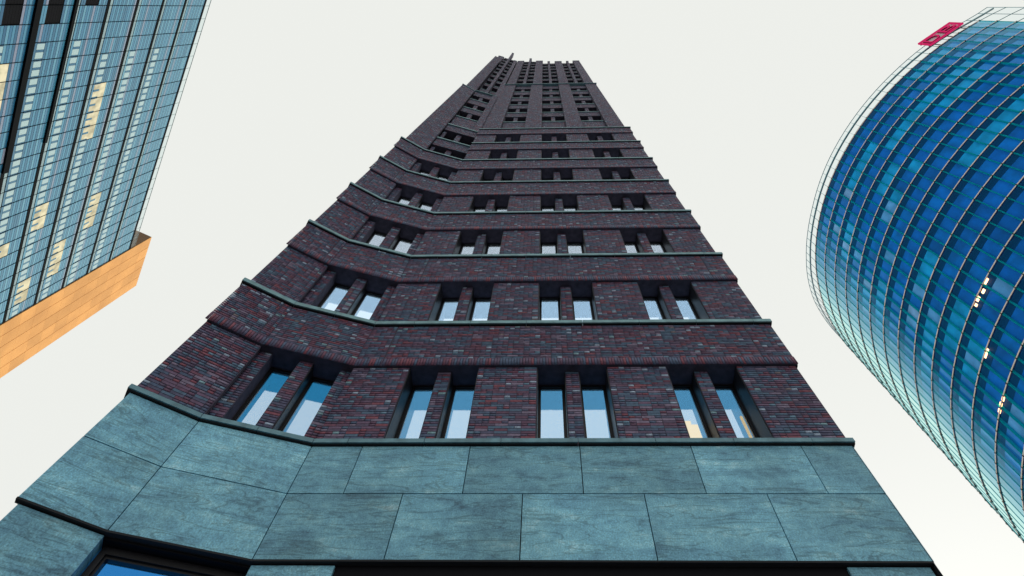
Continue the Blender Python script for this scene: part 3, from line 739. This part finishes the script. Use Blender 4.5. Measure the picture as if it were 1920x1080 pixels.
# rails
def ring(name, z, r, h, w, mat, a_list, parent, mi2=None):
    b = MB()
    for i in range(len(a_list)-1):
        a0, a1 = a_list[i], a_list[i+1]; R1, R0 = r+w/2, r-w/2
        # hexagonal bar
        sec = [(R1, z-h*.42), (R1, z+h*.42), (r, z+h*.5), (R0, z+h*.42), (R0, z-h*.42), (r, z-h*.5)]
        base = len(b.v)
        for a in (a0, a1):
            for (rr, zz) in sec: b.v.append(tuple(gp(a, rr, zz)))
        for k in range(6):
            k2 = (k+1) % 6; b.f.append((base+k, base+k2, base+6+k2, base+6+k)); b.mi.append(0); b.t.append(0)
    return b.build(name, mat, parent)
for j in range(NR+1):
    rl = ring('floor_rail', zr[j], GR+.08, .15, .07, RAIL, fa, gt)
    ring('rail_bracket', zr[j]+.07, GR+.05, .08, .05, RAILD, fa, rl)
b = MB()
for i in range(NB+1):
    for j in range(NR+1):
        a = fa[i]; d = .055/GR; z = zr[j]; r0, r1 = GR+.02, GR+.165; hh = .10
        b.hexa([gp(a-d, r1, z-hh), gp(a+d, r1, z-hh), gp(a+d, r0, z-hh), gp(a-d, r0, z-hh), gp(a-d, r1, z+hh), gp(a+d, r1, z+hh), gp(a+d, r0, z+hh), gp(a-d, r0, z+hh)])
        d2 = .15/GR; h2 = .03; r2 = GR+.05
        b.hexa([gp(a-d2, r2, z-h2), gp(a+d2, r2, z-h2), gp(a+d2, r0, z-h2), gp(a-d2, r0, z-h2), gp(a-d2, r2, z+h2), gp(a+d2, r2, z+h2), gp(a+d2, r0, z+h2), gp(a-d2, r0, z+h2)])
o = b.build('rail_knots', NODE, gt); o['kind'] = 'stuff'
# open glass screen above the roof line and past the end edge
prof = [(-115.5, .043), (-117.4, .037), (-118.9, .0334), (-122, .031), (-126, .035), (-132, .038), (-140, .037), (-165, .037), (-178, .0355), (-184, .0385), (-189, .042), (-193, .045), (-199, .053), (-210, .066), (-250, .066)]
def sh(a):
    x = math.degrees(a)
    for (x0, y0), (x1, y1) in zip(prof, prof[1:]):
        if x1 <= x <= x0: return 92*(y0+(y1-y0)*(x0-x)/(x0-x1))
    return 92*.06
SCR = glass_mat('screen_glass', (.93, .98, .985), (.7, .9, .95), (1, 1, 1), 1.45, .6)
TEAL = principled('teal_screen_edge', (.05, .28, .33), .35)
wing = [A0+DA*2.5, A0+DA*1.25]
sa = wing+fa
for i in range(len(sa)-1):
    a0, a1 = sa[i], sa[i+1]; lo = ZR+.12
    b = MB(); b.quad([gp(a0, GR, lo), gp(a0, GR, ZR+sh(a0)), gp(a1, GR, ZR+sh(a1)), gp(a1, GR, lo)]); b.build('screen_pane', SCR, gt)
def path(name, fr_, r, w, mat, al):
    b = MB()
    for a0, a1 in zip(al, al[1:]):
        z0, z1 = ZR+sh(a0)*fr_, ZR+sh(a1)*fr_
        b.hexa([gp(a0, r+w/2, z0-w), gp(a1, r+w/2, z1-w), gp(a1, r-w/2, z1-w), gp(a0, r-w/2, z0-w), gp(a0, r+w/2, z0), gp(a1, r+w/2, z1), gp(a1, r-w/2, z1), gp(a0, r-w/2, z0)])
    return b.build(name, mat, gt)
path('screen_rail', 1., GR, .08, TEAL, sa); path('screen_rail', .70, GR-.2, .22, TEAL, sa)
for i, a in enumerate(sa):
    d = .02/GR; b = MB(); zt = ZR+sh(a); z0 = ZR if i > 1 else zr[NR]
    b.hexa([gp(a-d, GR+.03, z0), gp(a+d, GR+.03, z0), gp(a+d, GR-.05, z0), gp(a-d, GR-.05, z0), gp(a-d, GR+.03, zt), gp(a+d, GR+.03, zt), gp(a+d, GR-.05, zt), gp(a-d, GR-.05, zt)])
    b.build('screen_post', TEAL, gt)
for i in range(2):       # wing of the outer skin past the end edge
    a0, a1 = sa[i], sa[i+1]
    for j in range(NR):
        b = MB(); b.quad([gp(a0, GR, zr[j+1]), gp(a0, GR, zr[j]), gp(a1, GR, zr[j]), gp(a1, GR, zr[j+1])]); b.build('screen_pane', SCR, gt)
for j in range(NR):
    ring('wing_rail', zr[j], GR, .10, .08, TEAL, sa[:3], gt)
# ceiling lights behind the outer skin
for ang_, zrel, wd in ((-169.6, .607, .30), (-171.3, .604, .22), (-172.9, .606, .26), (-174.0, .605, .14), (-180.1, .568, .5), (-185, .53, .26), (-186.3, .531, .2), (-187.6, .531, .2)):
    a = math.radians(ang_); d = wd/GR*1.3; z = 1.6+92*zrel; b = MB(); r1, r0 = GR-.10, GR-.16
    b.hexa([gp(a-d, r1, z-.16), gp(a+d, r1, z-.16), gp(a+d, r0, z-.16), gp(a-d, r0, z-.16), gp(a-d, r1, z+.16), gp(a+d, r1, z+.16), gp(a+d, r0, z+.16), gp(a-d, r0, z+.16)])
    b.build('ceiling_lamp', GLOW, gt)

# =================================================================== ROOF SIGN
def sign():
    ac = math.radians(-127.35); N = np.array([math.cos(ac), math.sin(ac), 0]); u = np.array([-N[1], N[0], 0])
    base = gp(ac, GR+.28, 94.85)
    sg = thing('roof_sign', 'red DB letters in a red frame on the roof edge of the round glass tower', 'sign', tuple(base))
    s = Seg.__new__(Seg); s.a = np.array([base[0], base[1], 0.]); s.u = u; s.n = N; s.L = 6
    RED = emitter('red_sign_face', (.78, .03, .16), .72); RIM = principled('dark_sign_rim', (.05, .004, .01), .5)
    Wd, Hh, z0, t = 2.95, 3.2, base[2], .26
    b = MB()
    c = .25
    s.box(b, -Wd, Wd, 0, .3, z0, z0+t); s.box(b, -Wd, Wd, 0, .3, z0+Hh-t, z0+Hh); s.box(b, -Wd, -Wd+t, 0, .3, z0+t, z0+Hh-t); s.box(b, Wd-t, Wd, 0, .3, z0+t, z0+Hh-t)
    b.build('frame', RED, sg)
    b = MB(); s.box(b, -Wd+t, Wd-t, -.03, -.01, z0+t, z0+Hh-t); b.build('back_panel', principled('pale_sign_back', (.70, .62, .64), .5), sg)
    b = MB()
    for z in (z0+.5, z0+2.6): s.box(b, -Wd, Wd, -.18, -.05, z, z+.12)
    for q in (-2.2, 0, 2.2): s.box(b, q-.06, q+.06, -.3, -.181, z0-1.3, z0+Hh-.2)
    b.build('support', RIM, sg)
    for ch, ox in (('D', -2.4), ('B', .3)):
        cu = bpy.data.curves.new('letter', 'FONT'); cu.body = ch; cu.size = 2.95; cu.extrude = .10; cu.offset = .0
        tmp = bpy.data.objects.new('tmp', cu); COL.objects.link(tmp)
        dg = bpy.context.evaluated_depsgraph_get(); me = bpy.data.meshes.new_from_object(tmp.evaluated_get(dg)); bpy.data.objects.remove(tmp)
        xs = [v.co.x for v in me.vertices]; ys = [v.co.y for v in me.vertices]; x0, x1, y0, y1 = min(xs), max(xs), min(ys), max(ys)
        for v in me.vertices:
            lx = (v.co.x-x0)/(x1-x0)*2.1; ly = (v.co.y-y0)/(y1-y0)*2.12; lz = v.co.z
            P = s.P(ox+lx, .15+lz, z0+.54+ly)-base; v.co = P
        me.materials.clear(); me.materials.append(RED); me.materials.append(RIM); me.update()
        for p in me.polygons: p.material_index = 0 if abs(p.normal.dot(Vector(N))) > .7 else 1
        o = bpy.data.objects.new('letter', me); COL.objects.link(o); o.parent = sg; o['label'] = 'red letter '+ch
sign()
print('objects', len(bpy.data.objects))
